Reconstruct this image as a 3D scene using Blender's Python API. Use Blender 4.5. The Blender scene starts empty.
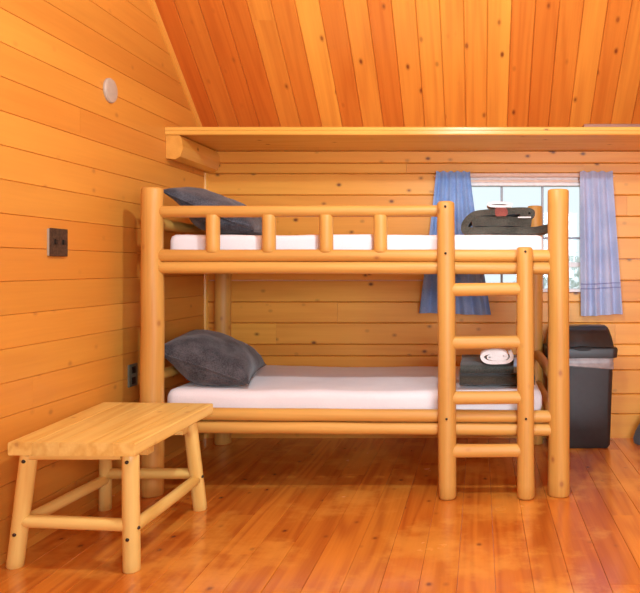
import bpy, bmesh, math, random
from mathutils import Vector, Matrix, noise
R = random.Random(7)
PI = math.pi
scene = bpy.context.scene
COL = scene.collection
F, VX, VY, CZ = 720.0, 480.0, 267.0, 1.14      # focal length in px, principal point, eye height

# ------------------------------------------------------------------ materials
def new_mat(name):
    m = bpy.data.materials.new(name); m.use_nodes = True
    nt = m.node_tree
    return m, nt, nt.nodes['Principled BSDF']

def ramp(nt, stops, interp='LINEAR'):
    n = nt.nodes.new('ShaderNodeValToRGB'); cr = n.color_ramp; cr.interpolation = interp
    while len(cr.elements) < len(stops): cr.elements.new(0.5)
    for e, (p, c) in zip(cr.elements, stops):
        e.position = p; e.color = (*c, 1) if len(c) == 3 else c
    return n

def wood(name, dark, light, knot=(.16, .05, .012), rough=.38, knots=1.0, ring=9.0, bump=.06, fine=.5, coat=0.0, spec=.5, wave=.5, pick0=.35, blotch=None):
    """Pine: grain runs along the first component of the 'gc' attribute, every board tinted by 'tint'."""
    m, nt, bs = new_mat(name); N = nt.nodes; L = nt.links
    at = N.new('ShaderNodeAttribute'); at.attribute_name = 'gc'
    tn = N.new('ShaderNodeAttribute'); tn.attribute_name = 'tint'
    def mapped(s):
        mp = N.new('ShaderNodeMapping'); mp.inputs['Scale'].default_value = s
        L.new(at.outputs['Vector'], mp.inputs['Vector']); return mp
    def math_(op, a, b=None, clamp=False):
        n = N.new('ShaderNodeMath'); n.operation = op; n.use_clamp = clamp
        for i, v in enumerate((a, b)):
            if v is None: continue
            if isinstance(v, (int, float)): n.inputs[i].default_value = v
            else: L.new(v, n.inputs[i])
        return n.outputs[0]
    # growth rings
    n1 = N.new('ShaderNodeTexNoise'); n1.inputs['Scale'].default_value = 1; n1.inputs['Detail'].default_value = 1.5
    L.new(mapped((.55, 6.5, 6.5)).outputs[0], n1.inputs['Vector'])
    s = math_('SINE', math_('MULTIPLY', n1.outputs['Fac'], ring * 6.28))
    s = math_('MULTIPLY_ADD', s, .5); 
    s.node.inputs[2].default_value = .5
    s = math_('POWER', s, 1.6)
    # fine fibres
    n2 = N.new('ShaderNodeTexNoise'); n2.inputs['Scale'].default_value = 1; n2.inputs['Detail'].default_value = 3
    L.new(mapped((3, 85, 85)).outputs[0], n2.inputs['Vector'])
    # broad blotches
    n3 = N.new('ShaderNodeTexNoise'); n3.inputs['Scale'].default_value = 1; n3.inputs['Detail'].default_value = 2
    L.new(mapped((1.3, 5, 5)).outputs[0], n3.inputs['Vector'])
    g = math_('MULTIPLY', s, wave * .55)
    g = math_('ADD', g, math_('MULTIPLY', n2.outputs['Fac'], fine))
    g = math_('ADD', g, math_('MULTIPLY', n3.outputs['Fac'], .55))
    g = math_('ADD', g, -.30, True)
    cr = ramp(nt, [(0.05, light), (.9, dark)])
    L.new(g, cr.inputs[0])
    mul = N.new('ShaderNodeMix'); mul.data_type = 'RGBA'; mul.blend_type = 'MULTIPLY'; mul.inputs[0].default_value = 1
    L.new(cr.outputs[0], mul.inputs[6]); L.new(tn.outputs['Color'], mul.inputs[7])
    # knots
    vo = N.new('ShaderNodeTexVoronoi'); vo.inputs['Scale'].default_value = 1
    L.new(mapped((7.5, 10.5, 10.5)).outputs[0], vo.inputs['Vector'])
    kr = ramp(nt, [(0.0, (1, 1, 1)), (.07, (.9,) * 3), (.11, (.35,) * 3), (.19, (0, 0, 0))])
    L.new(vo.outputs['Distance'], kr.inputs[0])
    sp = N.new('ShaderNodeSeparateColor'); L.new(vo.outputs['Color'], sp.inputs[0])
    pick = N.new('ShaderNodeMapRange'); pick.inputs[1].default_value = pick0; pick.inputs[2].default_value = pick0 + .35
    L.new(sp.outputs[0], pick.inputs[0])
    kf = math_('MULTIPLY', math_('MULTIPLY', kr.outputs[0], pick.outputs[0]), knots, True)
    kx = N.new('ShaderNodeMix'); kx.data_type = 'RGBA'
    L.new(kf, kx.inputs[0]); L.new(mul.outputs[2], kx.inputs[6]); kx.inputs[7].default_value = (*knot, 1)
    out = kx.outputs[2]
    if blotch:                                            # worn, paler patches in the varnish
        tc = N.new('ShaderNodeTexCoord'); bn = N.new('ShaderNodeTexNoise'); bn.inputs['Scale'].default_value = 2.3
        bn.inputs['Detail'].default_value = 6; bn.inputs['Roughness'].default_value = .62
        L.new(tc.outputs['Object'], bn.inputs['Vector'])
        br = ramp(nt, [(.50, (0, 0, 0)), (.60, (.55,) * 3), (.70, (.75,) * 3)]); L.new(bn.outputs['Fac'], br.inputs[0])
        bx_ = N.new('ShaderNodeMix'); bx_.data_type = 'RGBA'; L.new(br.outputs[0], bx_.inputs[0]); L.new(out, bx_.inputs[6]); bx_.inputs[7].default_value = (*blotch, 1)
        out = bx_.outputs[2]
        rr = N.new('ShaderNodeMapRange'); rr.inputs[3].default_value = rough * .7; rr.inputs[4].default_value = rough * 1.7
        L.new(bn.outputs['Fac'], rr.inputs[0]); L.new(rr.outputs[0], bs.inputs['Roughness'])
    L.new(out, bs.inputs['Base Color'])
    if not blotch: bs.inputs['Roughness'].default_value = rough
    bs.inputs['Specular IOR Level'].default_value = spec
    bs.inputs['Coat Weight'].default_value = coat
    bs.inputs['Coat Roughness'].default_value = .12
    b = N.new('ShaderNodeBump'); b.inputs['Strength'].default_value = bump; b.inputs['Distance'].default_value = .01
    L.new(g, b.inputs['Height']); L.new(b.outputs[0], bs.inputs['Normal'])
    return m

def cloth(name, c1, c2, scale=400, rough=.9, bump=.3, big=9, sheen=.2):
    m, nt, bs = new_mat(name); N = nt.nodes; L = nt.links
    tc = N.new('ShaderNodeTexCoord')
    n = N.new('ShaderNodeTexNoise'); n.inputs['Scale'].default_value = scale; n.inputs['Detail'].default_value = 2
    L.new(tc.outputs['Object'], n.inputs['Vector'])
    n2 = N.new('ShaderNodeTexNoise'); n2.inputs['Scale'].default_value = big
    L.new(tc.outputs['Object'], n2.inputs['Vector'])
    a = N.new('ShaderNodeMath'); a.operation = 'ADD'; L.new(n.outputs['Fac'], a.inputs[0]); L.new(n2.outputs['Fac'], a.inputs[1])
    a2 = N.new('ShaderNodeMath'); a2.operation = 'MULTIPLY'; L.new(a.outputs[0], a2.inputs[0]); a2.inputs[1].default_value = .5
    cr = ramp(nt, [(.38, c1), (.62, c2)]); L.new(a2.outputs[0], cr.inputs[0])
    L.new(cr.outputs[0], bs.inputs['Base Color'])
    bs.inputs['Roughness'].default_value = rough; bs.inputs['Specular IOR Level'].default_value = .15
    bs.inputs['Sheen Weight'].default_value = sheen
    b = N.new('ShaderNodeBump'); b.inputs['Strength'].default_value = bump; b.inputs['Distance'].default_value = .002
    L.new(n.outputs['Fac'], b.inputs['Height']); L.new(b.outputs[0], bs.inputs['Normal'])
    return m

def plain(name, c, rough=.5, metal=0.0, spec=.5, var=.06, scale=30):
    m, nt, bs = new_mat(name); N = nt.nodes; L = nt.links
    tc = N.new('ShaderNodeTexCoord'); n = N.new('ShaderNodeTexNoise'); n.inputs['Scale'].default_value = scale
    L.new(tc.outputs['Object'], n.inputs['Vector'])
    cr = ramp(nt, [(.3, tuple(x * (1 - var) for x in c)), (.7, tuple(min(1, x * (1 + var)) for x in c))])
    L.new(n.outputs['Fac'], cr.inputs[0]); L.new(cr.outputs[0], bs.inputs['Base Color'])
    bs.inputs['Roughness'].default_value = rough; bs.inputs['Metallic'].default_value = metal
    bs.inputs['Specular IOR Level'].default_value = spec
    return m

M = {}
M['wall'] = wood('wall pine', (.74, .325, .045), (.88, .455, .074), rough=.42, ring=5, wave=.5, fine=.55, knot=(.15, .045, .010), pick0=-.2)
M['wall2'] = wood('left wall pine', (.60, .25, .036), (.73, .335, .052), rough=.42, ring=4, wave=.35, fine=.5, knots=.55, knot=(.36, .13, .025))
M['ceiling'] = wood('ceiling pine', (.62, .20, .030), (.84, .37, .058), rough=.36, ring=6, wave=.5, fine=.5, knot=(.22, .05, .012))
M['floor'] = wood('varnished floor pine', (.46, .115, .016), (.77, .285, .036), blotch=(.86, .39, .06), rough=.2, ring=6, wave=.7, fine=.5, knot=(.2, .045, .012), coat=.5, bump=.05)
M['shelf'] = wood('shelf pine', (.68, .31, .045), (.84, .44, .085), rough=.25, ring=5, knots=.8)
M['log'] = wood('peeled log', (.50, .23, .042), (.71, .40, .088), rough=.5, ring=3, wave=.4, fine=.65, knots=.9, pick0=.15, knot=(.36, .13, .03))
M['stool'] = wood('pale pine', (.72, .44, .095), (.90, .68, .215), rough=.4, ring=7, wave=.8, fine=.6, knots=.6, knot=(.45, .17, .04))
M['sheet'] = cloth('white sheet', (.80, .77, .78), (.88, .86, .86), scale=300, bump=.08, big=5)
M['pillow'] = cloth('charcoal pillowcase', (.036, .034, .038), (.10, .096, .10), scale=160, bump=.35, big=14)
M['pillow2'] = cloth('slate pillowcase', (.036, .040, .050), (.10, .11, .13), scale=160, bump=.35, big=14)
M['blanket'] = cloth('dark olive blanket', (.045, .042, .032), (.10, .093, .072), scale=150, bump=.5)
M['blanket2'] = cloth('dark green grey blanket', (.030, .038, .032), (.085, .090, .078), scale=150, bump=.5)
M['towel'] = cloth('white towel', (.74, .70, .66), (.88, .85, .82), scale=220, bump=.5)
M['bluecloth'] = cloth('pale blue cloth', (.20, .32, .50), (.33, .46, .62), scale=220)
M['redcloth'] = cloth('dull red cloth', (.20, .05, .04), (.28, .08, .06), scale=220)
M['curtain'] = cloth('denim blue curtain', (.16, .29, .58), (.31, .46, .74), scale=240, bump=.2, big=7)
M['curtain2'] = cloth('lavender blue curtain', (.35, .44, .66), (.49, .57, .77), scale=240, bump=.2, big=7)
M['seam'] = cloth('hem stitching', (.24, .28, .50), (.30, .34, .56), scale=240)
M['black'] = plain('black plastic', (.022, .021, .021), rough=.42, var=.15)
M['lidblack'] = plain('glossy black plastic', (.025, .025, .026), rough=.28, var=.15)
M['dark'] = plain('painted notch shade', (.006, .006, .006), rough=.6)  # shade inside the bin's handle notch, painted as near-black
M['liner'] = plain('grey plastic liner', (.34, .31, .30), rough=.35, var=.25, scale=22)
M['bolt'] = plain('dark bolt', (.05, .035, .025), rough=.45, metal=.6)
M['bronze'] = plain('mottled bronze plate', (.075, .045, .028), rough=.45, metal=.3, var=.45, scale=90)
M['box'] = plain('grey wall box', (.45, .42, .32), rough=.6)
M['outlet'] = plain('olive grey plate', (.16, .17, .12), rough=.5)
M['detector'] = plain('greige plastic', (.50, .43, .33), rough=.5)
M['vinyl'] = plain('white window frame', (.82, .80, .78), rough=.45)
M['valance'] = plain('cream head trim', (.85, .66, .52), rough=.5)
M['muntin'] = plain('grey muntin', (.36, .40, .45), rough=.5)
M['bag'] = cloth('dark grey bag cloth', (.06, .06, .065), (.12, .12, .125), scale=160)
M['ledge'] = wood('weathered board', (.20, .09, .055), (.34, .17, .10), rough=.5, knots=.4)
M['grass'] = plain('outside ground', (.45, .50, .40), rough=.9, var=.2, scale=2)
M['leaf'] = plain('pale leaves', (.78, .88, .74), rough=.7, var=.3, scale=6)
M['siding'] = plain('pale siding', (.62, .68, .74), rough=.7, var=.04, scale=3)

def glass_mat():
    m, nt, bs = new_mat('window glass'); N = nt.nodes; L = nt.links
    out = N['Material Output']; N.remove(bs)
    t = N.new('ShaderNodeBsdfTransparent'); t.inputs[0].default_value = (.95, .98, .98, 1)
    g = N.new('ShaderNodeBsdfGlossy'); g.inputs['Roughness'].default_value = .02
    mx = N.new('ShaderNodeMixShader'); mx.inputs[0].default_value = .008
    L.new(t.outputs[0], mx.inputs[1]); L.new(g.outputs[0], mx.inputs[2]); L.new(mx.outputs[0], out.inputs[0])
    return m
M['glass'] = glass_mat()

# ------------------------------------------------------------------ mesh building
class MB:
    def __init__(s): s.v = []; s.f = []; s.g = []; s.t = []
    def add(s, verts, faces, gcs=None, tint=(1, 1, 1)):
        b = len(s.v)
        s.v += [tuple(v) for v in verts]; s.f += [tuple(i + b for i in f) for f in faces]
        s.g += [tuple(q) for q in (gcs or verts)]; s.t += [(*tint, 1)] * len(verts)
    def prism(s, sec, a0, a1, axis, tint=(1, 1, 1), n=1, warp=None):
        """section polygon of (p,q) swept along an axis; axis 'x': (p,q)=(y,z); 'y': (x,z); 'z': (x,y)"""
        off = (R.uniform(0, 40), R.uniform(0, 40), R.uniform(0, 40))
        k = len(sec); vs = []; gs = []
        for i in range(n + 1):
            a = a0 + (a1 - a0) * i / n
            for (p, q) in sec:
                v = (a, p, q) if axis == 'x' else (p, a, q) if axis == 'y' else (p, q, a)
                vs.append(v); gs.append((a + off[0], p + off[1], q + off[2]))
        fs = [(i * k + j, i * k + (j + 1) % k, (i + 1) * k + (j + 1) % k, (i + 1) * k + j) for i in range(n) for j in range(k)]
        fs += [tuple(range(k))[::-1], tuple(n * k + j for j in range(k))]
        if warp: vs = [warp(v) for v in vs]
        s.add(vs, fs, gs, tint)
    def box(s, x0, x1, y0, y1, z0, z1, axis='x', tint=(1, 1, 1), c=.003):
        lo = {'x': (y0, y1, z0, z1, x0, x1), 'y': (x0, x1, z0, z1, y0, y1), 'z': (x0, x1, y0, y1, z0, z1)}[axis]
        p0, p1, q0, q1, a0, a1 = lo
        c = min(c, (p1 - p0) * .45, (q1 - q0) * .45)
        sec = [(p0 + c, q0), (p1 - c, q0), (p1, q0 + c), (p1, q1 - c), (p1 - c, q1), (p0 + c, q1), (p0, q1 - c), (p0, q0 + c)]
        s.prism(sec, a0, a1, axis, tint)
    def log(s, p0, p1, r0, r1=None, seg=22, rings=14, wob=.02, tint=(1, 1, 1), end=.35, flat=None):
        """a peeled log: slightly uneven radius, eased ends"""
        r1 = r0 if r1 is None else r1
        p0 = Vector(p0); p1 = Vector(p1); d = p1 - p0; Ln = d.length; d.normalize()
        u = d.orthogonal().normalized(); w = d.cross(u)
        off = (R.uniform(0, 40), R.uniform(0, 40), R.uniform(0, 40)); sd = R.uniform(0, 50)
        st = [(0, 1 - end), (.25 * r0 * end / Ln, 1 - end * .45), (r0 * end / Ln, 1)]
        a = r0 * end / Ln
        st += [(a + (1 - 2 * a) * i / rings, 1) for i in range(1, rings)]
        st += [(1 - a, 1), (1 - .25 * a, 1 - end * .45), (1, 1 - end)]
        vs = []; gs = []
        for (t, k) in st:
            r = (r0 + (r1 - r0) * t)
            for j in range(seg):
                an = 2 * PI * j / seg
                q = noise.noise(Vector((math.cos(an) * .8 + sd, math.sin(an) * .8, t * Ln * 3.0)))
                rr = r * k * (1 + wob * 2 * q)
                v = p0 + d * (Ln * t) + u * (rr * math.cos(an)) + w * (rr * math.sin(an))
                vs.append(v); gs.append((t * Ln + off[0], rr * math.cos(an) + off[1], rr * math.sin(an) + off[2]))
        n = len(st) - 1; k = seg
        fs = [(i * k + j, i * k + (j + 1) % k, (i + 1) * k + (j + 1) % k, (i + 1) * k + j) for i in range(n) for j in range(k)]
        fs += [tuple(range(k))[::-1], tuple(n * k + j for j in range(k))]
        s.add(vs, fs, gs, tint)
    def loft(s, rings, tint=(1, 1, 1), cap=True):
        k = len(rings[0]); vs = [v for r in rings for v in r]; n = len(rings) - 1
        fs = [(i * k + j, i * k + (j + 1) % k, (i + 1) * k + (j + 1) % k, (i + 1) * k + j) for i in range(n) for j in range(k)]
        if cap: fs += [tuple(range(k))[::-1], tuple(n * k + j for j in range(k))]
        s.add(vs, fs, None, tint)
    def build(s, name, mat, parent=None, smooth=40, loc=None):
        me = bpy.data.meshes.new(name)
        me.from_pydata(s.v, [], s.f)
        a = me.attributes.new('gc', 'FLOAT_VECTOR', 'POINT'); a.data.foreach_set('vector', [c for q in s.g for c in q])
        t = me.attributes.new('tint', 'FLOAT_COLOR', 'POINT'); t.data.foreach_set('color', [c for q in s.t for c in q])
        bm = bmesh.new(); bm.from_mesh(me); bmesh.ops.recalc_face_normals(bm, faces=bm.faces); bm.to_mesh(me); bm.free()
        me.materials.append(mat)
        if smooth:
            me.shade_smooth(); me.set_sharp_from_angle(angle=math.radians(smooth))
        o = bpy.data.objects.new(name, me); COL.objects.link(o)
        if parent is not None:
            o.parent = parent
            if '_base' in parent: o.matrix_parent_inverse = Matrix.Translation(-Vector(parent['_base']))
        return o
def tag(o, label, cat, group=None, kind=None):
    o['label'] = label; o['category'] = cat
    if group: o['group'] = group
    if kind: o['kind'] = kind
    return o
def thing(name, loc, label, cat, group=None):
    o = bpy.data.objects.new(name, None); COL.objects.link(o); o.empty_display_size = .1
    o.location = loc; o['_base'] = tuple(loc)
    return tag(o, label, cat, group)
def structure(o): o['kind'] = 'structure'; return o

def rrect(cx, cy, hx, hy, r, z, seg=6):
    pts = []
    r = min(r, hx * .98, hy * .98)
    for qx, qy, a0 in ((1, 1, 0), (-1, 1, 90), (-1, -1, 180), (1, -1, 270)):
        for i in range(seg + 1):
            a = math.radians(a0 + 90 * i / seg)
            pts.append((cx + qx * (hx - r) + r * math.cos(a), cy + qy * (hy - r) + r * math.sin(a), z))
    return pts

# ------------------------------------------------------------------ room shell
XW, YW = -1.833, 4.80          # left wall, far wall
XR, YB = 2.50, -1.2            # right wall and where the modelled room stops behind the eye
def ceil_z(y): return 2.34 - .82 * (y - 4.35)

def tone(t, j=.05):
    a = Vector((.86, .62, .50)); b = Vector((1.08, 1.2, 1.2))
    k = 1 + R.uniform(-j, j)
    return tuple((a + (b - a) * t) * k)

def ctone(t):
    a = Vector((.80, .50, .40)); b = Vector((1.12, 1.28, 1.2)); return tuple(a + (b - a) * t)

# floor: planks running towards the far wall, tongue-and-groove joints
mb = MB(); x = XW - .03; i = 0
while x < XR + .1:
    w = .137; y = YB
    while y < YW + .02:
        ln = R.uniform(1.4, 3.6); y1 = min(y + ln, YW + .03)
        mb.box(x + .0004, x + w - .0004, y, y1 - .0006, -.03, R.uniform(-.0004, .0004), 'y', tone(R.uniform(.15, .8)), c=.0016)
        y = y1 if y1 < YW + .02 else 99
    x += w
structure(mb.build('floor', M['floor']))

# far wall boards with the window opening
WX0, WX1, WZ0, WZ1 = -.127, .693, .973, 1.767
zl = [-.02, .16, .293, .453, .547, .624, .767, .907, 1.05, 1.193, 1.335, 1.478, 1.62, 1.763, 1.833, 1.915, 2.06, 2.2]
mb = MB()
def vboard_x(x0, x1, z0, z1, y0, y1, tint):
    c = .008
    sec = [(y0 + c, z0 + .0009), (y1, z0 + .0009), (y1, z1 - .0009), (y0 + c, z1 - .0009), (y0, z1 - c * .75), (y0, z0 + c * .75)]
    mb.prism(sec, x0, x1, 'x', tint)
joints = {6: [-.95], 5: [-1.36, .9], 13: [-.49], 9: [-1.1], 4: [.2], 11: [.98]}
for k in range(len(zl) - 1):
    z0, z1 = zl[k], zl[k + 1]
    spans = [(XW - .05, XR + .05)]
    if z1 > WZ0 and z0 < WZ1: spans = [(XW - .05, WX0), (WX1, XR + .05)]
    for (a, b) in spans:
        cuts = [a] + [j for j in joints.get(k, []) if a < j < b] + [b]
        for p, q in zip(cuts, cuts[1:]):
            t = tone(R.uniform(.35, .75))
            vboard_x(p + .0006, q - .0006, z0, z1, YW, YW + .09, t)
# fill of the boards cut by the opening's head and foot
def cut_row(k, keep):
    z0, z1 = zl[k], zl[k + 1]
    a, b = keep
    if b - a > .004: vboard_x(WX0, WX1, a, b, YW, YW + .09, tone(.5))
cut_row(7, (zl[7], WZ0)); cut_row(13, (WZ1, zl[14]))
structure(mb.build('wall_back', M['wall'], smooth=0))

# left wall boards
mb = MB(); z = 1.084 - .131 * 9; k = 0
while z < 6.4:
    z0, z1 = max(z, -.02), z + .131
    yend = YW + .09
    t = tone(R.uniform(.4, .75))
    c = .0035
    ys = [YB] + ([R.uniform(.2, 2.3)] if k % 3 == 0 else []) + [yend]
    if k == 14: ys = [YB, 3.3, yend]
    if k == 5: ys = [YB, 2.95, yend]
    for p, q in zip(ys, ys[1:]):
        sec = [(XW - .09, z0 + .0004), (XW - c, z0 + .0004), (XW, z0 + c * .8), (XW, z1 - c * .8), (XW - c, z1 - .0004), (XW - .09, z1 - .0004)]
        mb.prism(sec, p + .0004, q - .0004, 'y', t)
    z += .131; k += 1
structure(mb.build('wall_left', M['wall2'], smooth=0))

# unseen wall behind the eye, raised to hold back sky light; open above
mb = MB(); z = -.02
while z < 4.4:
    mb.box(XW - .09, XR + .09, YB - .09, YB, z + .0004, z + .1386, 'x', tone(R.uniform(.4, .75)), c=.006); z += .139
structure(mb.build('wall_front', M['wall'], smooth=0))

# right wall, outside the frame, closes the room on that side
mb = MB(); z = -.02
while z < 5.9:
    mb.box(XR, XR + .09, YB, YW + .09, z + .0004, z + .1386, 'y', tone(R.uniform(.4, .75)), c=.006); z += .139
structure(mb.build('wall_right', M['wall'], smooth=0))

# sloping ceiling
tones = [.02, .28, .10, .12, .55, .32, 1.0, .25, .62, .22, .6, .72, .66, .6, .88, .28, .22, .34, .62, .26, .55]
mb = MB(); y0, y1 = YW + .12, -.9
px = .1345; xb = .0425 - 14 * px
slope = .82
for k in range(-1, 36):
    x0 = xb + k * px; x1 = x0 + px
    if x0 > XR + .1: break
    if k < 0: x0 = XW - .09; x1 = xb
    t = ctone(tones[k] if 0 <= k < len(tones) else R.uniform(.2, .8)) if k >= 0 else tone(.5)
    sec = [(x0 + .0008, .03), (x0 + .0008, .006), (x0 + .005, 0), (x1 - .005, 0), (x1 - .0008, .006), (x1 - .0008, .03)]
    # swept in y, then sheared up the roof pitch
    cuts = [y1, y0]
    if k in (4, 9): cuts = [y1, 4.1 if k == 4 else 3.2, y0]
    for a, b in zip(cuts, cuts[1:]):
        mb.prism(sec, a + .0005, b - .0005, 'y', t, warp=lambda v: (v[0], v[1], ceil_z(v[1]) + v[2]))
mb.prism([(XW - .09, .031), (XR + .1, .031), (XR + .1, .06), (XW - .09, .06)], y1, y0, 'y', tone(.3), warp=lambda v: (v[0], v[1], ceil_z(v[1]) + v[2]))
structure(mb.build('ceiling', M['ceiling'], smooth=0))

# corner trim, and the trim strip where the ceiling meets the left wall
mb = MB()
mb.prism([(XW, YW - .022), (XW + .008, YW - .021), (XW + .018, YW - .013), (XW + .022, YW), (XW, YW)], .0, 1.765, 'z', (1.05, 1.1, 1.1))
structure(mb.build('trim_1', M['shelf']))
mb = MB()
mb.prism([(XW, -.03), (XW + .02, -.03), (XW + .024, -.002), (XW, -.002)], 1.0, YW, 'y', (1.05, 1.05, 1.0), warp=lambda v: (v[0], v[1], ceil_z(v[1]) + v[2]))
structure(mb.build('trim_2', M['shelf']))

# ------------------------------------------------------------------ window
win = bpy.data.objects.new('window_1', None); COL.objects.link(win); structure(win)
win.location = ((WX0 + WX1) / 2, YW, WZ0); win['_base'] = tuple(win.location)
mb = MB()
d0, d1 = YW + .03, YW + .085
mb.box(WX0, WX1, YW + .005, d1, WZ1 - .085, WZ1 - .0005, 'x')
mb.box(WX0, WX0 + .02, d0, d1, WZ0 + .025, WZ1 - .085, 'z'); mb.box(WX1 - .02, WX1, d0, d1, WZ0 + .025, WZ1 - .085, 'z')
mb.box(WX0, WX1, YW - .02, d1, WZ0, WZ0 + .022, 'x')
mb.box(WX0 + .02, WX1 - .02, d0 + .005, d1 - .01, 1.138, 1.172, 'x')
mb.build('window_frame', M['vinyl'], win)
mb = MB(); mb.box(WX0, WX1, YW - .006, YW + .004, WZ1 - .03, WZ1 - .002, 'x'); mb.box(WX0, WX1, YW - .006, YW + .004, WZ1 - .062, WZ1 - .048, 'x')
mb.build('head_trim', M['valance'], win)
mb = MB()
for mx in (WX0 + .273, WX0 + .547): mb.box(mx - .008, mx + .008, d0 + .014, d0 + .03, WZ0 + .022, WZ1 - .085, 'z')
mb.box(WX0 + .02, WX1 - .02, d0 + .014, d0 + .028, 1.326, 1.342, 'x')
mb.build('muntin', M['muntin'], win)
mb = MB(); mb.box(WX0 + .02, WX1 - .02, d0 + .020, d0 + .024, WZ0 + .022, WZ1 - .085, 'x', c=.0005)
mb.build('pane', M['glass'], win)

# outside: ground, a neighbouring pale wall with eave, pale shrubs
mb = MB(); mb.box(-14, 18, YW + .15, 30, -.5, -.45, 'x'); structure(mb.build('outside_ground', M['grass']))
mb = MB()
for s_ in range(1500):
    a = R.uniform(0, 2 * PI); rr = R.uniform(0, 1) ** .5
    c = Vector((2.3 + 1.7 * rr * math.cos(a), 13 + .8 * rr * math.sin(a), -.45 + 2.1 * R.random() * (1 - .35 * rr)))
    q = R.uniform(.05, .11); n = Vector((R.uniform(-1, 1), R.uniform(-1, 1), R.uniform(-1, 1))).normalized()
    u = n.orthogonal().normalized() * q; w = n.cross(u).normalized() * q * .6
    mb.add([c - u, c + w + n * .01, c + u, c - w + n * .01], [(0, 1, 2, 3)])
tag(mb.build('shrub', M['leaf'], smooth=0), 'pale green shrub outside, seen through the window panes', 'shrub', kind='stuff')

# ------------------------------------------------------------------ shelf, its log bracket, board
sh = thing('ledge_shelf', (0, 4.5, 1.91), 'long varnished pine ledge shelf running across under the sloping ceiling', 'shelf')
mb = MB(); mb.box(XW + .001, XR - .001, 4.215, YW - .001, 1.914, 1.950, 'x', (1, 1, 1)); mb.build('shelf_board', M['shelf'], sh)
mb = MB(); mb.box(XW + .001, XR - .001, 4.188, 4.214, 1.909, 1.956, 'x', (1.06, 1.12, 1.15), c=.006)
mb.box(XW + .001, XR - .001, 4.184, 4.190, 1.934, 1.953, 'x', (1.06, 1.12, 1.15), c=.003)
mb.build('front_edge', M['shelf'], sh)
mb = MB()
sec = [(XW + .001, 1.775), (XW + .055, 1.768), (XW + .085, 1.785), (XW + .098, 1.825), (XW + .096, 1.880), (XW + .08, 1.9085), (XW + .001, 1.9085)]
mb.prism(sec, 4.20, YW - .001, 'y', (1, .98, .95), n=6)
tag(mb.build('log_bracket', M['shelf']), 'squared log end carrying the ledge shelf in the left corner', 'log')
mb = MB(); mb.box(.617, 2.1, 4.26, 4.36, 1.9565, 1.988, 'x', c=.004)
tag(mb.build('loose_board', M['ledge']), 'thin dark board lying on top of the ledge shelf at right', 'board')

# ------------------------------------------------------------------ bunk bed
bed = thing('bunk_bed', (-.62, 4.12, 0), 'peeled log bunk bed with ladder and guard rail standing along the back wall', 'bunk bed')
def part_log(name, p0, p1, r0, r1=None, parent=None, mat='log', tint=None, **kw):
    m = MB(); t = tint or tuple(Vector((1, 1, 1)) * R.uniform(.94, 1.05))
    m.log(p0, p1, r0, r1, tint=t, **kw); return m.build(name, M[mat], parent or bed)
YF, YK = 3.60, 4.65
XL, XRp = -1.640, .3925
part_log('post', (XL, YF, 0), (XL + .003, YF, 1.535), .056, .053, wob=.04, end=.16, rings=24)
part_log('post', (XRp + .002, YF, 0), (XRp - .002, YF, 1.527), .055, .052, wob=.035, end=.16, rings=24, tint=(.97, .95, .9))
part_log('post', (-1.66, YK, 0), (-1.66, YK, 1.53), .052, .05, wob=.025, end=.16)
part_log('post', (.358, YK, 0), (.355, YK, 1.534), .05, .048, wob=.025, end=.16)
for (z0, z1) in ((1.198, 1.196), (1.138, 1.134), (.408, .392), (.343, .327)):
    part_log('side_rail', (XL, YF, z0), (XRp, YF, z1), .030, .031, rings=30, wob=.03)
    part_log('side_rail', (-1.66, YK, z0 - .01), (.357, YK, z0 - .01), .030, .031, rings=20, wob=.03)
part_log('guard_rail', (XL, YF, 1.416), (-.169, YF, 1.420), .030, .028, rings=24, wob=.03)
for bx in (-1.335, -1.055, -.768, -.498):
    part_log('baluster', (bx, YF, 1.215), (bx, YF, 1.40), .034, .034, end=.05, wob=.02, rings=6)
for (xx, za) in ((-1.65, .585), (.372, .585), (-1.65, 1.36), (-1.65, .39), (.372, .39), (-1.65, 1.19), (.372, 1.19)):
    part_log('end_rail', (xx, YF, za), (xx, YK, za - .003), .029, .028)
for zt in (.383, 1.163):
    m = MB()
    for k in range(14):
        xx = -1.56 + k * .138
        m.box(xx, xx + .09, YF + .032, YK - .031, zt - .018, zt, 'y')
    m.box(-1.58, .32, YF + .031, YF + .06, zt - .05, zt - .0185, 'x'); m.box(-1.58, .32, YK - .06, YK - .031, zt - .05, zt - .0185, 'x')
    m.build('slat_base', M['log'], bed)
YLd = 3.548
lr1 = part_log('ladder_rail', (-.160, YLd, 0), (-.169, YLd, 1.463), .045, .043, rings=24, wob=.03, end=.3)
lr2 = part_log('ladder_rail', (.226, YLd, 0), (.221, YLd, 1.238), .042, .041, rings=22, wob=.03, end=.3)
for zz in (1.030, .770, .497, .236):
    part_log('rung', (-.165, YLd, zz - .003), (.223, YLd, zz + .002), .033, .032, rings=8, wob=.035)
def bolt(parent, p, d, r=.006, h=.008):
    m = MB(); p = Vector(p); d = Vector(d).normalized(); u = d.orthogonal().normalized(); w = d.cross(u)
    rings = []
    for (hh, k) in ((-.006, 1), (h * .3, 1), (h * .8, .75), (h, .3)):
        rings.append([tuple(p + d * hh + u * (r * k * math.cos(2 * PI * j / 12)) + w * (r * k * math.sin(2 * PI * j / 12))) for j in range(12)])
    m.loft(rings); return m.build('bolt', M['bolt'], parent)
for (pp, xx, zz, rr) in ((lr1, -.169, 1.435, .043), (lr1, -.168, 1.207, .043), (lr1, -.163, .40, .045), (lr2, .221, 1.215, .041), (lr2, .224, .40, .042)):
    bolt(pp, (xx, YLd - rr, zz), (0, -1, 0))

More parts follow.
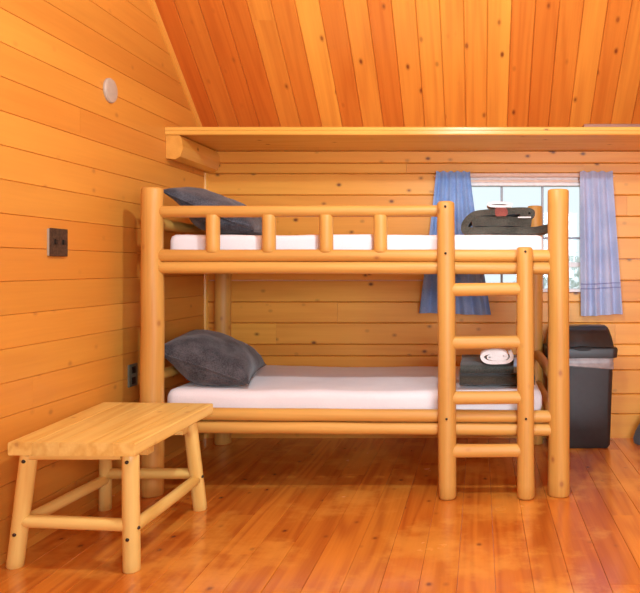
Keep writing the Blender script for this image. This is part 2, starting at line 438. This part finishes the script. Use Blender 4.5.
# ------------------------------------------------------------------ mattresses
def mattress(name, x0, x1, y0, y1, z0, z1, r, label, sag=0, seed=0):
    m = MB(); rings = []; nx = 60
    cy, cz = (y0 + y1) / 2, (z0 + z1) / 2; hy, hz = (y1 - y0) / 2, (z1 - z0) / 2
    # section in the YZ plane swept along x, drawn in at both ends
    def ring(x, k, kz):
        pts = []
        for (yy, zz, _) in rrect(0, 0, hy - k, hz - kz, r, 0, 7):
            pts.append((x, cy + yy, cz + zz))
        # subdivide long edges
        out = []
        for a, b in zip(pts, pts[1:] + pts[:1]):
            d = (Vector(b) - Vector(a)).length; n = max(1, int(d / .05))
            for i in range(n): out.append(tuple(Vector(a).lerp(Vector(b), i / n)))
        return out
    base_n = None; rg = []
    ends = [(0, .9), (.15, .5), (.4, .2), (1, 0)]
    xs = [(x0 + r * t, r * k) for t, k in ends] + [(x0 + r + (x1 - x0 - 2 * r) * i / nx, 0) for i in range(1, nx)] + [(x1 - r * t, r * k) for t, k in reversed(ends)]
    full = ring(0, 0, 0)
    for (x, k) in xs:
        q = []
        for (_, yy, zz) in full:
            sy = (hy - k) / hy; sz = (hz - k) / hz
            v = Vector((x, cy + (yy - cy) * sy, cz + (zz - cz) * sz))
            n = noise.noise(Vector((v.x * 2.2 + seed, v.y * 2.5, v.z * 5))) * .006 + noise.noise(Vector((v.x * 9 + seed + v.y * 3, v.y * 6, v.z * 14))) * .0028
            if v.z > cz: v.z += n - sag * max(0, 1 - ((v.x - (x0 + x1) / 2) / .9) ** 2) * .01
            if v.y < cy: v.y += n * .35
            q.append(tuple(v))
        rg.append(q)
    m.loft(rg)
    return tag(m.build(name, M['sheet'], smooth=60), label, 'mattress', 'mattresses of the bunk bed')
mattress('mattress', -1.603, .318, 3.655, 4.61, .3835, .518, .042, 'white sheeted mattress on the lower bunk of the log bed', 1, 3)
mattress('mattress', -1.585, .325, 3.660, 4.61, 1.1635, 1.306, .03, 'white sheeted mattress on the upper bunk behind the guard rail', 0, 11)

# ------------------------------------------------------------------ pillows
def pillow(name, c, hu, hv, ht, rz, tilt, mat, label, seed, rest):
    m = MB(); n = 30
    A = Matrix.Translation(c) @ Matrix.Rotation(rz, 4, 'Z') @ Matrix.Rotation(tilt, 4, 'Y')
    def P(u, v, s):
        au, av = abs(u), abs(v)
        pinch = 1 - .07 * (1 - av ** 2) * au ** 4; pinch2 = 1 - .05 * (1 - au ** 2) * av ** 4
        x = hu * u * pinch; y = hv * v * pinch2
        h = ht * max(0, (1 - au ** 2.6)) ** .55 * max(0, (1 - av ** 3.2)) ** .5
        h *= 1 + .16 * noise.noise(Vector((u * 1.8 + seed, v * 1.8, s))) 
        h += .006 * noise.noise(Vector((u * 5 + seed, v * 4, s * 3))) * (1 - au ** 4) * (1 - av ** 4)
        q = min(1, max(0, (u + .9) / .75)); q = q * q * (3 - 2 * q)
        p = A @ Vector((x, y, s * h * (1 if s > 0 else .35 + .75 * q)))
        # it lies against the end log and the two left posts
        rail = .584 if rest < 1 else 1.359
        if p.x < -1.65 + .048: p.z = max(p.z, rail + .037)
        for (qx, qy) in ((-1.64, 3.60), (-1.66, 4.65)):
            d = Vector((p.x - qx, p.y - qy))
            if d.length < .066: d = d.normalized() * .066; p.x = qx + d.x; p.y = qy + d.y
        if p.z < rest: p.z = rest
        return p
    for s in (1, -1):
        vs = [P(-1 + 2 * i / n, -1 + 2 * j / n, s) for i in range(n + 1) for j in range(n + 1)]
        fs = [(i * (n + 1) + j, (i + 1) * (n + 1) + j, (i + 1) * (n + 1) + j + 1, i * (n + 1) + j + 1) for i in range(n) for j in range(n)]
        m.add(vs, fs if s > 0 else [f[::-1] for f in fs])
    o = m.build(name, M[mat], smooth=70)
    bm = bmesh.new(); bm.from_mesh(o.data); bmesh.ops.remove_doubles(bm, verts=bm.verts, dist=1e-5); bmesh.ops.recalc_face_normals(bm, faces=bm.faces); bm.to_mesh(o.data); bm.free()
    tag(o, label, 'pillow', 'pillows on the bunk bed')
    # seam piping around the rim, a part of the pillow
    loop = []
    for i in range(n * 4):
        k, q = divmod(i, n); t = -1 + 2 * q / n
        u, v = ((t, -1), (1, t), (-t, 1), (-1, -t))[k]
        loop.append(P(u, v, 1))
    mm = MB(); rg = []
    for i, p in enumerate(loop):
        d = (loop[(i + 1) % len(loop)] - loop[i - 1]).normalized(); a = d.orthogonal().normalized(); b = d.cross(a)
        rg.append([tuple(p + (a * math.cos(PI / 3 * j) + b * math.sin(PI / 3 * j)) * .005) for j in range(6)])
    # consistent frame: use world up
    rg = []
    for i, p in enumerate(loop):
        d = (loop[(i + 1) % len(loop)] - loop[i - 1]).normalized(); up = (A.to_3x3() @ Vector((0, 0, 1))); a = d.cross(up).normalized(); b = a.cross(d)
        rg.append([tuple(p + (a * math.cos(PI / 3 * j) + b * math.sin(PI / 3 * j)) * .004) for j in range(6)])
    rg.append(rg[0]); mm.loft(rg, cap=False)
    mm.build('piping', M[mat], o, smooth=60)
    return o
pillow('pillow', (-1.485, 4.03, .628), .25, .37, .125, math.radians(10), math.radians(21), 'pillow', 'charcoal grey pillow propped at the left end of the lower bunk', 5, .5285)
pillow('pillow', (-1.435, 4.03, 1.428), .255, .35, .10, math.radians(6), math.radians(24), 'pillow2', 'slate grey pillow leaning at the left end of the upper bunk', 15, 1.3165)

# ------------------------------------------------------------------ folded blankets and towels
def ribbon(m, path, th, e0, e1, plane, n=14, amp=.004, seed=0, sm=4, taper=.0):
    """a thick cloth strip following a 2-D path, extruded over e0..e1; plane 'xz' extrudes in y, 'yz' in x"""
    pts = [Vector(p) for p in path]
    for _ in range(sm):                                  # Chaikin smoothing
        q = [pts[0]]
        for a, b in zip(pts, pts[1:]): q += [a.lerp(b, .25), a.lerp(b, .75)]
        q.append(pts[-1]); pts = q
        if len(pts) > 90: break
    L_, R_ = [], []
    for i, p in enumerate(pts):
        d = (pts[min(i + 1, len(pts) - 1)] - pts[max(i - 1, 0)]).normalized(); nn = Vector((-d.y, d.x))
        e = min(i, len(pts) - 1 - i); k = [.35, .7, .9][e] if e < 3 else 1
        L_.append(p + nn * th / 2 * k); R_.append(p - nn * th / 2 * k)
    sec = L_ + R_[::-1]; k = len(sec); vs = []
    for i in range(n + 1):
        t = i / n; e = e0 + (e1 - e0) * t
        for s_ in sec:
            w = noise.noise(Vector((s_.x * 7 + seed, s_.y * 9, e * 6))) * amp
            w2 = noise.noise(Vector((s_.x * 5 + seed, s_.y * 5 + 9, e * 3)))
            ee = e + w2 * amp * (2 if i in (0, n) else .5)
            vs.append((s_.x + w, ee, s_.y + abs(w)) if plane == 'xz' else (ee, s_.x + w, s_.y + abs(w)))
    fs = [(i * k + j, i * k + (j + 1) % k, (i + 1) * k + (j + 1) % k, (i + 1) * k + j) for i in range(n) for j in range(k)]
    h = len(pts)
    for i0 in (0, n * k):
        for i in range(h - 1):
            a, b, c, d = i, i + 1, k - 2 - i, k - 1 - i
            fs.append((i0 + a, i0 + b, i0 + c, i0 + d))
    m.add(vs, fs)

Z = 1.309
bl = thing('folded_blanket', (.13, 3.98, Z), 'thick dark olive blanket folded up on the upper bunk by the window', 'blanket', 'folded blankets on the bunk bed')
m = MB()
ribbon(m, [(.215, Z + .098), (.262, Z + .098), (.283, Z + .112), (.258, Z + .127), (.20, Z + .126), (.13, Z + .121), (.05, Z + .119), (-.03, Z + .110), (-.085, Z + .062), (-.085, Z + .020), (-.03, Z + .0225), (.1, Z + .023), (.2, Z + .022), (.30, Z + .022), (.378, Z + .034)], .036, 3.80, 4.18, 'xz', seed=3, amp=.009)
m.build('outer_fold', M['blanket'], bl, smooth=60)
m = MB()
ribbon(m, [(-.042, Z + .066), (.0, Z + .071), (.10, Z + .070), (.20, Z + .069), (.268, Z + .066)], .050, 3.803, 4.17, 'xz', seed=8, amp=.009)
m.build('inner_fold', M['blanket'], bl, smooth=60)
m = MB(); m.box(.200, .268, 3.786, 3.792, Z + .089, Z + .096, 'x', c=.001); m.build('label_tag', M['towel'], bl)
m = MB(); ribbon(m, [(.078, Z + .1195), (.10, Z + .120), (.145, Z + .121)], .046, 3.788, 4.0, 'xz', seed=2, sm=2, amp=.002); m.build('red_patch', M['redcloth'], bl, smooth=60)

m = MB(); zt = Z + .152
ribbon(m, [(.17, zt + .005), (.10, zt + .004), (.05, zt + .006), (.042, zt + .017), (.08, zt + .024), (.14, zt + .022), (.175, zt + .012)], .013, 3.86, 4.02, 'xz', seed=12, amp=.003)
tag(m.build('folded_towel', M['towel'], smooth=60), 'small white towel lying on the olive blanket on the upper bunk', 'towel', 'white towels on the blankets')

Z = .5245
bl = thing('folded_blanket', (.09, 3.93, Z), 'dark green grey blanket folded flat on the lower bunk behind the ladder', 'blanket', 'folded blankets on the bunk bed')
for (zz, hh, xa, xb, nm, sd, mt) in ((Z, .056, -.108, .285, 'bottom_fold', 4, 'blanket'), (Z + .057, .054, -.100, .28, 'top_fold', 9, 'blanket2')):
    m = MB(); t = hh * .47
    a, b = zz + t / 2, zz + hh - t / 2
    ribbon(m, [(4.15, a), (4.0, a), (3.85, a), (3.735, a), (3.715, (a + b) / 2), (3.735, b), (3.85, b), (4.0, b), (4.15, b)], t, xa, xb, 'yz', n=16, seed=sd, amp=.003)
    m.build(nm, M[mt], bl, smooth=60)
m = MB(); zt = Z + .1155
ribbon(m, [(.12, zt + .044), (.06, zt + .044), (.04, zt + .034), (.06, zt + .027), (.115, zt + .027), (.142, zt + .036), (.125, zt + .058), (.06, zt + .062), (.018, zt + .052), (.008, zt + .034), (.03, zt + .009), (.09, zt + .007), (.15, zt + .012), (.168, zt + .036), (.155, zt + .062)], .0185, 3.705, 3.84, 'xz', seed=2, amp=.002)
tag(m.build('folded_towel', M['towel'], smooth=60), 'white rolled hand towel on the dark blanket on the lower bunk', 'towel', 'white towels on the blankets')
m = MB()
ribbon(m, [(3.88, zt + .008), (3.77, zt + .009), (3.714, zt + .004), (3.698, zt - .016), (3.697, zt - .042)], .010, .172, .245, 'yz', seed=6, amp=.002)
tag(m.build('folded_washcloth', M['bluecloth'], smooth=60), 'pale blue cloth draped over the dark blanket behind the right ladder rail', 'cloth')

# ------------------------------------------------------------------ curtains
def curtain(name, tl, tr, bl_, br, zt, zb, y, folds, mat, label, seed, slit=None, hem=0):
    """gathered sheet: header with short ruffle, fold depth grows downwards"""
    m = MB(); nu, nv = 90, 46
    def P(i, j):
        u = i / nu; v = j / nv
        l = tl + (bl_ - tl) * v ** 1.15; r = tr + (br - tr) * v ** 1.15
        x = l + (r - l) * u
        ph = folds * 2 * PI * u + .7 * math.sin(v * 2.2 + seed) + .8 * noise.noise(Vector((u * 3, seed, v)))
        amp = .006 + .014 * v ** .7
        if v < .05: amp = .008
        yy = y - amp * math.sin(ph) - .12 * amp * math.sin(2.3 * ph + seed) - .006 * noise.noise(Vector((u * 5, v * 3, seed)))
        if .04 < v < .07: yy += .004
        z = zt + (zb - zt) * v + .006 * math.sin(u * 4 + seed) * v + (.004 * math.sin(ph) if v < .05 else 0)
        return Vector((x, yy, z))
    vs = [P(i, j) for i in range(nu + 1) for j in range(nv + 1)]; n1 = len(vs)
    vs += [p + Vector((0, .003, 0)) for p in vs]
    q = nv + 1
    fs = []
    for i in range(nu):
        for j in range(nv):
            a = (i * q + j, (i + 1) * q + j, (i + 1) * q + j + 1, i * q + j + 1)
            fs.append(a); fs.append(tuple(k + n1 for k in a[::-1]))
    for i in range(nu):
        fs.append((i * q, i * q + n1, (i + 1) * q + n1, (i + 1) * q)); fs.append((i * q + nv, (i + 1) * q + nv, (i + 1) * q + nv + n1, i * q + nv + n1))
    for j in range(nv):
        fs.append((j, j + 1, j + 1 + n1, j + n1)); b = nu * q; fs.append((b + j, b + j + n1, b + j + 1 + n1, b + j + 1))
    m.add(vs, fs)
    o = tag(m.build(name, M[mat], smooth=60), label, 'curtain', 'curtains at the window')
    if hem:
        for zz in hem:
            mm = MB(); v = (zz - zt) / (zb - zt); rg = []
            for i in range(nu + 1):
                j = v * nv; a = P(i, j)
                rg.append([(a.x, a.y - .0025, a.z + .004), (a.x, a.y - .0025, a.z - .004), (a.x, a.y + .0005, a.z - .004), (a.x, a.y + .0005, a.z + .004)])
            mm.loft(rg); mm.build('hem_seam', M['seam'], o)
    return o
pz = lambda yy, d=YW - .05: CZ + (VY - yy) / F * d
pxx = lambda xx, d=YW - .05: (xx - VX) / F * d
curtain('curtain', pxx(436), pxx(470), pxx(419), pxx(491), pz(171.5), pz(314), YW - .05, 5, 'curtain', 'denim blue curtain at the left side of the window, flaring behind the ladder', 1.0)
curtain('curtain', pxx(580), pxx(612.5), pxx(581), pxx(622.5), pz(171.5), pz(315), YW - .05, 3.4, 'curtain2', 'pale lavender blue curtain at the right side of the window above the bin', 4.0, hem=(pz(283.5), pz(288)))
m = MB(); m.log((pxx(434), YW - .05 + .016, pz(176)), (pxx(615), YW - .05 + .016, pz(176)), .004, wob=0); 
m.box(pxx(437), pxx(437) + .01, YW - .03, YW, pz(176) - .005, pz(176) + .005, 'y'); m.box(pxx(610), pxx(610) + .01, YW - .03, YW, pz(176) - .005, pz(176) + .005, 'y')
tag(m.build('curtain_rod', M['valance']), 'thin pale curtain rod across the top of the window', 'curtain rod')

# ------------------------------------------------------------------ bin
bx, by = .637, 4.632
tb = thing('trash_bin', (bx, by, 0), 'tall black plastic bin with swing lid and grey liner standing by the back wall', 'trash bin')
m = MB()
m.loft([rrect(bx, by, .170, .108, .03, .001), rrect(bx, by, .183, .118, .032, .02), rrect(bx, by, .192, .124, .034, .30), rrect(bx, by, .203, .130, .036, .585), rrect(bx, by, .203, .130, .036, .60)])
m.build('body', M['black'], tb)
m = MB(); rg = []
for (zz, g) in ((.512, .0075), (.515, .010), (.523, .006), (.535, .009), (.545, .005), (.560, .007), (.576, .004)):
    ring = rrect(bx, by, .198 + g, .126 + g, .038, zz, 10)
    rg.append([(x + .0025 * noise.noise(Vector((x * 30, y * 30, zz * 40))), y + .003 * noise.noise(Vector((x * 22 + 5, y * 30, zz * 60))), z + (.012 * noise.noise(Vector((x * 7, y * 7, 3))) - .05 * (x - bx) if zz < .52 else 0)) for x, y, z in ring])
m.loft(rg, cap=False); m.build('liner_bag', M['liner'], tb, smooth=60)
m = MB()
m.loft([rrect(bx, by, .212, .138, .035, .570), rrect(bx, by, .223, .148, .04, .574), rrect(bx, by, .228, .150, .04, .622), rrect(bx, by, .224, .146, .04, .633), rrect(bx, by, .206, .134, .036, .637)])
m.build('lid_rim', M['black'], tb)
m = MB(); lv = [(.634, .207, .134, 0), (.66, .203, .126, .004), (.70, .196, .110, .010), (.735, .187, .090, .016), (.755, .180, .072, .020), (.765, .168, .056, .022)]
m.loft([rrect(bx, by + o, hx, hy, .028, z) for (z, hx, hy, o) in lv])
m.build('lid', M['lidblack'], tb, smooth=50)
# swing flap laid on the lid's sloping front, slightly proud
m = MB(); rg = []
for (z, hx, yy) in ((.640, .186, by - .136), (.665, .182, by - .126), (.70, .175, by - .104), (.733, .167, by - .079), (.750, .160, by - .062)):
    rg.append([(bx - hx, yy + .02, z), (bx - hx, yy, z), (bx - hx + .01, yy - .004, z), (bx + hx - .01, yy - .004, z), (bx + hx, yy, z), (bx + hx, yy + .02, z)])
m.loft(rg); fl = m.build('flap', M['lidblack'], tb, smooth=50)
m = MB(); m.loft([[(bx + .005 + .055 * math.cos(a) * k, by - .1525 + d, .632 + .015 * math.sin(a) * k) for a in [2 * PI * j / 20 for j in range(20)]] for (d, k) in ((0, .9), (-.001, 1), (.02, 1))])
m.build('handle_notch_shade', M['dark'], fl)  # dark disc on the rim; the notch's shade is in its colour

# dark slumped bag, cut by the right edge of the frame
m = MB(); rg = []
for i in range(13):
    t = i / 12; z = .002 + .30 * t; k = math.cos(t * PI / 2 * .93) ** .7
    if i == 0: k = .93
    rg.append([(1.160 + .175 * k * math.cos(a) + .06 * t + .012 * noise.noise(Vector((a, t * 3, 1))), 4.655 + .105 * k * math.sin(a), z) for a in [2 * PI * j / 26 for j in range(26)]])
m.loft(rg)
tag(m.build('cloth_bag', M['bag'], smooth=60), 'dark grey bag slumped on the floor at the far right edge', 'bag')

# ------------------------------------------------------------------ things on the left wall
sw = thing('switch_plate', (XW, 3.122, 1.245), 'square dark bronze switch plate on the left wall above the low table', 'switch plate')
m = MB(); m.box(XW + .0005, XW + .010, 3.048, 3.173, 1.188, 1.304, 'y', c=.003); m.build('back_box', M['box'], sw)
m = MB(); m.box(XW + .0105, XW + .015, 3.047, 3.175, 1.186, 1.306, 'y', c=.003); m.build('cover_plate', M['bronze'], sw)
for yy in (3.082, 3.140):
    m = MB(); m.box(XW + .0152, XW + .024, yy - .006, yy + .006, 1.237, 1.259, 'y', c=.002); t_ = m.build('toggle', M['bolt'], sw)
    for dz in (-.042, .042): pass
ol = thing('outlet_plate', (XW, 3.79, .57), 'olive grey outlet plate low on the left wall behind the front bed post', 'outlet')
m = MB(); m.box(XW + .0005, XW + .009, 3.745, 3.835, .512, .630, 'y', c=.003); m.build('cover_plate', M['outlet'], ol)
for dz in (-.028, .028):
    m = MB(); m.box(XW + .009, XW + .012, 3.772, 3.808, .571 + dz - .018, .571 + dz + .018, 'y', c=.003); m.build('socket', M['bolt'], ol)
m = MB(); rg = []
for (h, r) in ((.0005, .060), (.008, .060), (.014, .055), (.017, .040), (.018, .012)):
    rg.append([(XW + h, 3.560 + r * math.cos(2 * PI * j / 32), 2.012 + r * 1.02 * math.sin(2 * PI * j / 32)) for j in range(32)])
m.loft(rg)
tag(m.build('smoke_detector', M['detector'], smooth=35), 'small round beige detector disc high on the left wall', 'detector')

# ------------------------------------------------------------------ low table
tbl = thing('low_table', (-1.54, 3.04, 0), 'small pale pine table with splayed log legs standing by the left wall', 'table')
m = MB(); xs = [-1.800, -1.700, -1.585, -1.470, -1.360, -1.270]
for i, (a, b) in enumerate(zip(xs, xs[1:])):
    k = R.uniform(.94, 1.06)
    c = .0012
    m.box(a + .0001, b - .0001, 2.65, 3.42, .442, .490, 'y', (k, k, k * .97), c=.0015 if 0 < i < 4 else .004)
def skew(v):
    s_ = (v[0] + 1.8) / .53; t_ = (v[1] - 2.65) / .77
    a = Vector((-1.750, 2.668)).lerp(Vector((-1.270, 2.650)), s_); b = Vector((-1.815, 3.462)).lerp(Vector((-1.272, 3.430)), s_)
    c = a.lerp(b, t_); return (c.x, c.y, v[2])
m.v = [skew(v) for v in m.v]
m.build('tabletop', M['stool'], tbl)
legs = {'FL': ((-1.772, 2.745, 0), (-1.690, 2.700, .4415), .031), 'FR': ((-1.309, 2.705, 0), (-1.305, 2.690, .4415), .031),
        'BR': ((-1.318, 3.390, 0), (-1.330, 3.300, .4415), .031), 'BL': ((-1.765, 3.390, 0), (-1.715, 3.300, .4415), .029)}
LO = {k: part_log('leg', p, q, r, r * .98, parent=tbl, mat='stool', end=.12, wob=.03) for k, (p, q, r) in legs.items()}
def on(k, z): p, q, r = legs[k]; p = Vector(p); q = Vector(q); return p.lerp(q, z / .4415)
for (a, b, za, zb_) in (('FL', 'FR', .180, .172), ('BL', 'BR', .178, .178), ('FR', 'BR', .158, .150), ('FL', 'BL', .170, .150)):
    part_log('stretcher', on(a, za), on(b, zb_), .025, .024, parent=tbl, mat='stool', wob=.04)
m = MB(); m.box(-1.675, -1.335, 2.672, 2.705, .424, .4418, 'x'); m.build('cleat', M['stool'], tbl)
m = MB(); m.box(-1.745, -1.322, 2.86, 2.92, .392, .4418, 'x'); m.build('cleat', M['stool'], tbl)
m = MB(); m.box(-1.745, -1.322, 3.20, 3.26, .392, .4418, 'x'); m.build('cleat', M['stool'], tbl)
for (k, z, d) in (('FL', .418, (0, -1, 0)), ('FR', .418, (0, -1, 0)), ('FL', .135, (0, -1, 0)), ('FR', .128, (0, -1, 0)), ('FR', .165, (1, -.2, 0)), ('BR', .165, (1, -.2, 0))):
    p = on(k, z) + Vector(d).normalized() * .0305
    bolt(LO[k], p, d, r=.007, h=.006)

# ------------------------------------------------------------------ light
def lamp(kind, name, loc, energy, color=(1, 1, 1), size=.1, rot=None, size_y=None):
    l = bpy.data.lights.new(name, kind); l.energy = energy; l.color = color
    if kind == 'AREA':
        l.size = size
        if size_y: l.shape = 'RECTANGLE'; l.size_y = size_y
    else: l.shadow_soft_size = size
    o = bpy.data.objects.new(name, l); o.location = loc
    if rot: o.rotation_euler = rot
    COL.objects.link(o); return o
lamp('POINT', 'ceiling_lamp', (-.12, 2.25, 2.55), 150, (.88, .98, 1.06), .06)
d = Vector((-.2, 4.7, 1.0)) - Vector((.9, -1.1, 1.45))
lamp('AREA', 'added_front_fill', (.9, -1.1, 1.45), 104, (.83, .95, 1.06), 2.2, d.to_track_quat('-Z', 'Y').to_euler(), 1.0).data.spread = math.radians(110)  # added fill behind the eye to brighten the far wall; no window there

w = bpy.data.worlds.new('World'); scene.world = w; w.use_nodes = True
nt = w.node_tree; bg = nt.nodes['Background']
tc = nt.nodes.new('ShaderNodeTexCoord'); sx = nt.nodes.new('ShaderNodeSeparateXYZ'); nt.links.new(tc.outputs['Generated'], sx.inputs[0])
cr = ramp(nt, [(.0, (.80, .86, .84)), (.52, (.86, .93, .97)), (.75, (.80, .89, 1.0))])
mp = nt.nodes.new('ShaderNodeMapRange'); mp.inputs[1].default_value = -1; mp.inputs[2].default_value = 1
nt.links.new(sx.outputs['Z'], mp.inputs[0]); nt.links.new(mp.outputs[0], cr.inputs[0]); nt.links.new(cr.outputs[0], bg.inputs['Color'])
bg.inputs['Strength'].default_value = 1.5

# ------------------------------------------------------------------ camera and view
cam = bpy.data.cameras.new('camera'); co = bpy.data.objects.new('camera', cam); COL.objects.link(co)
co.location = (0, 0, CZ); co.rotation_euler = (PI / 2, 0, 0)
cam.sensor_fit = 'HORIZONTAL'; cam.sensor_width = 36; cam.lens = 36 * F / 640
cam.shift_x = -(VX - 320) / 640; cam.shift_y = -(296.5 - VY) / 640
cam.clip_start = .05
scene.camera = co
vs = scene.view_settings; vs.view_transform = 'Standard'; vs.look = 'None'; vs.gamma = 1; vs.use_curve_mapping = False
vs.exposure = -0.40
scene.cycles.max_bounces = 10; scene.cycles.diffuse_bounces = 5
for o in list(bpy.data.objects):
    if '_base' in o: del o['_base']
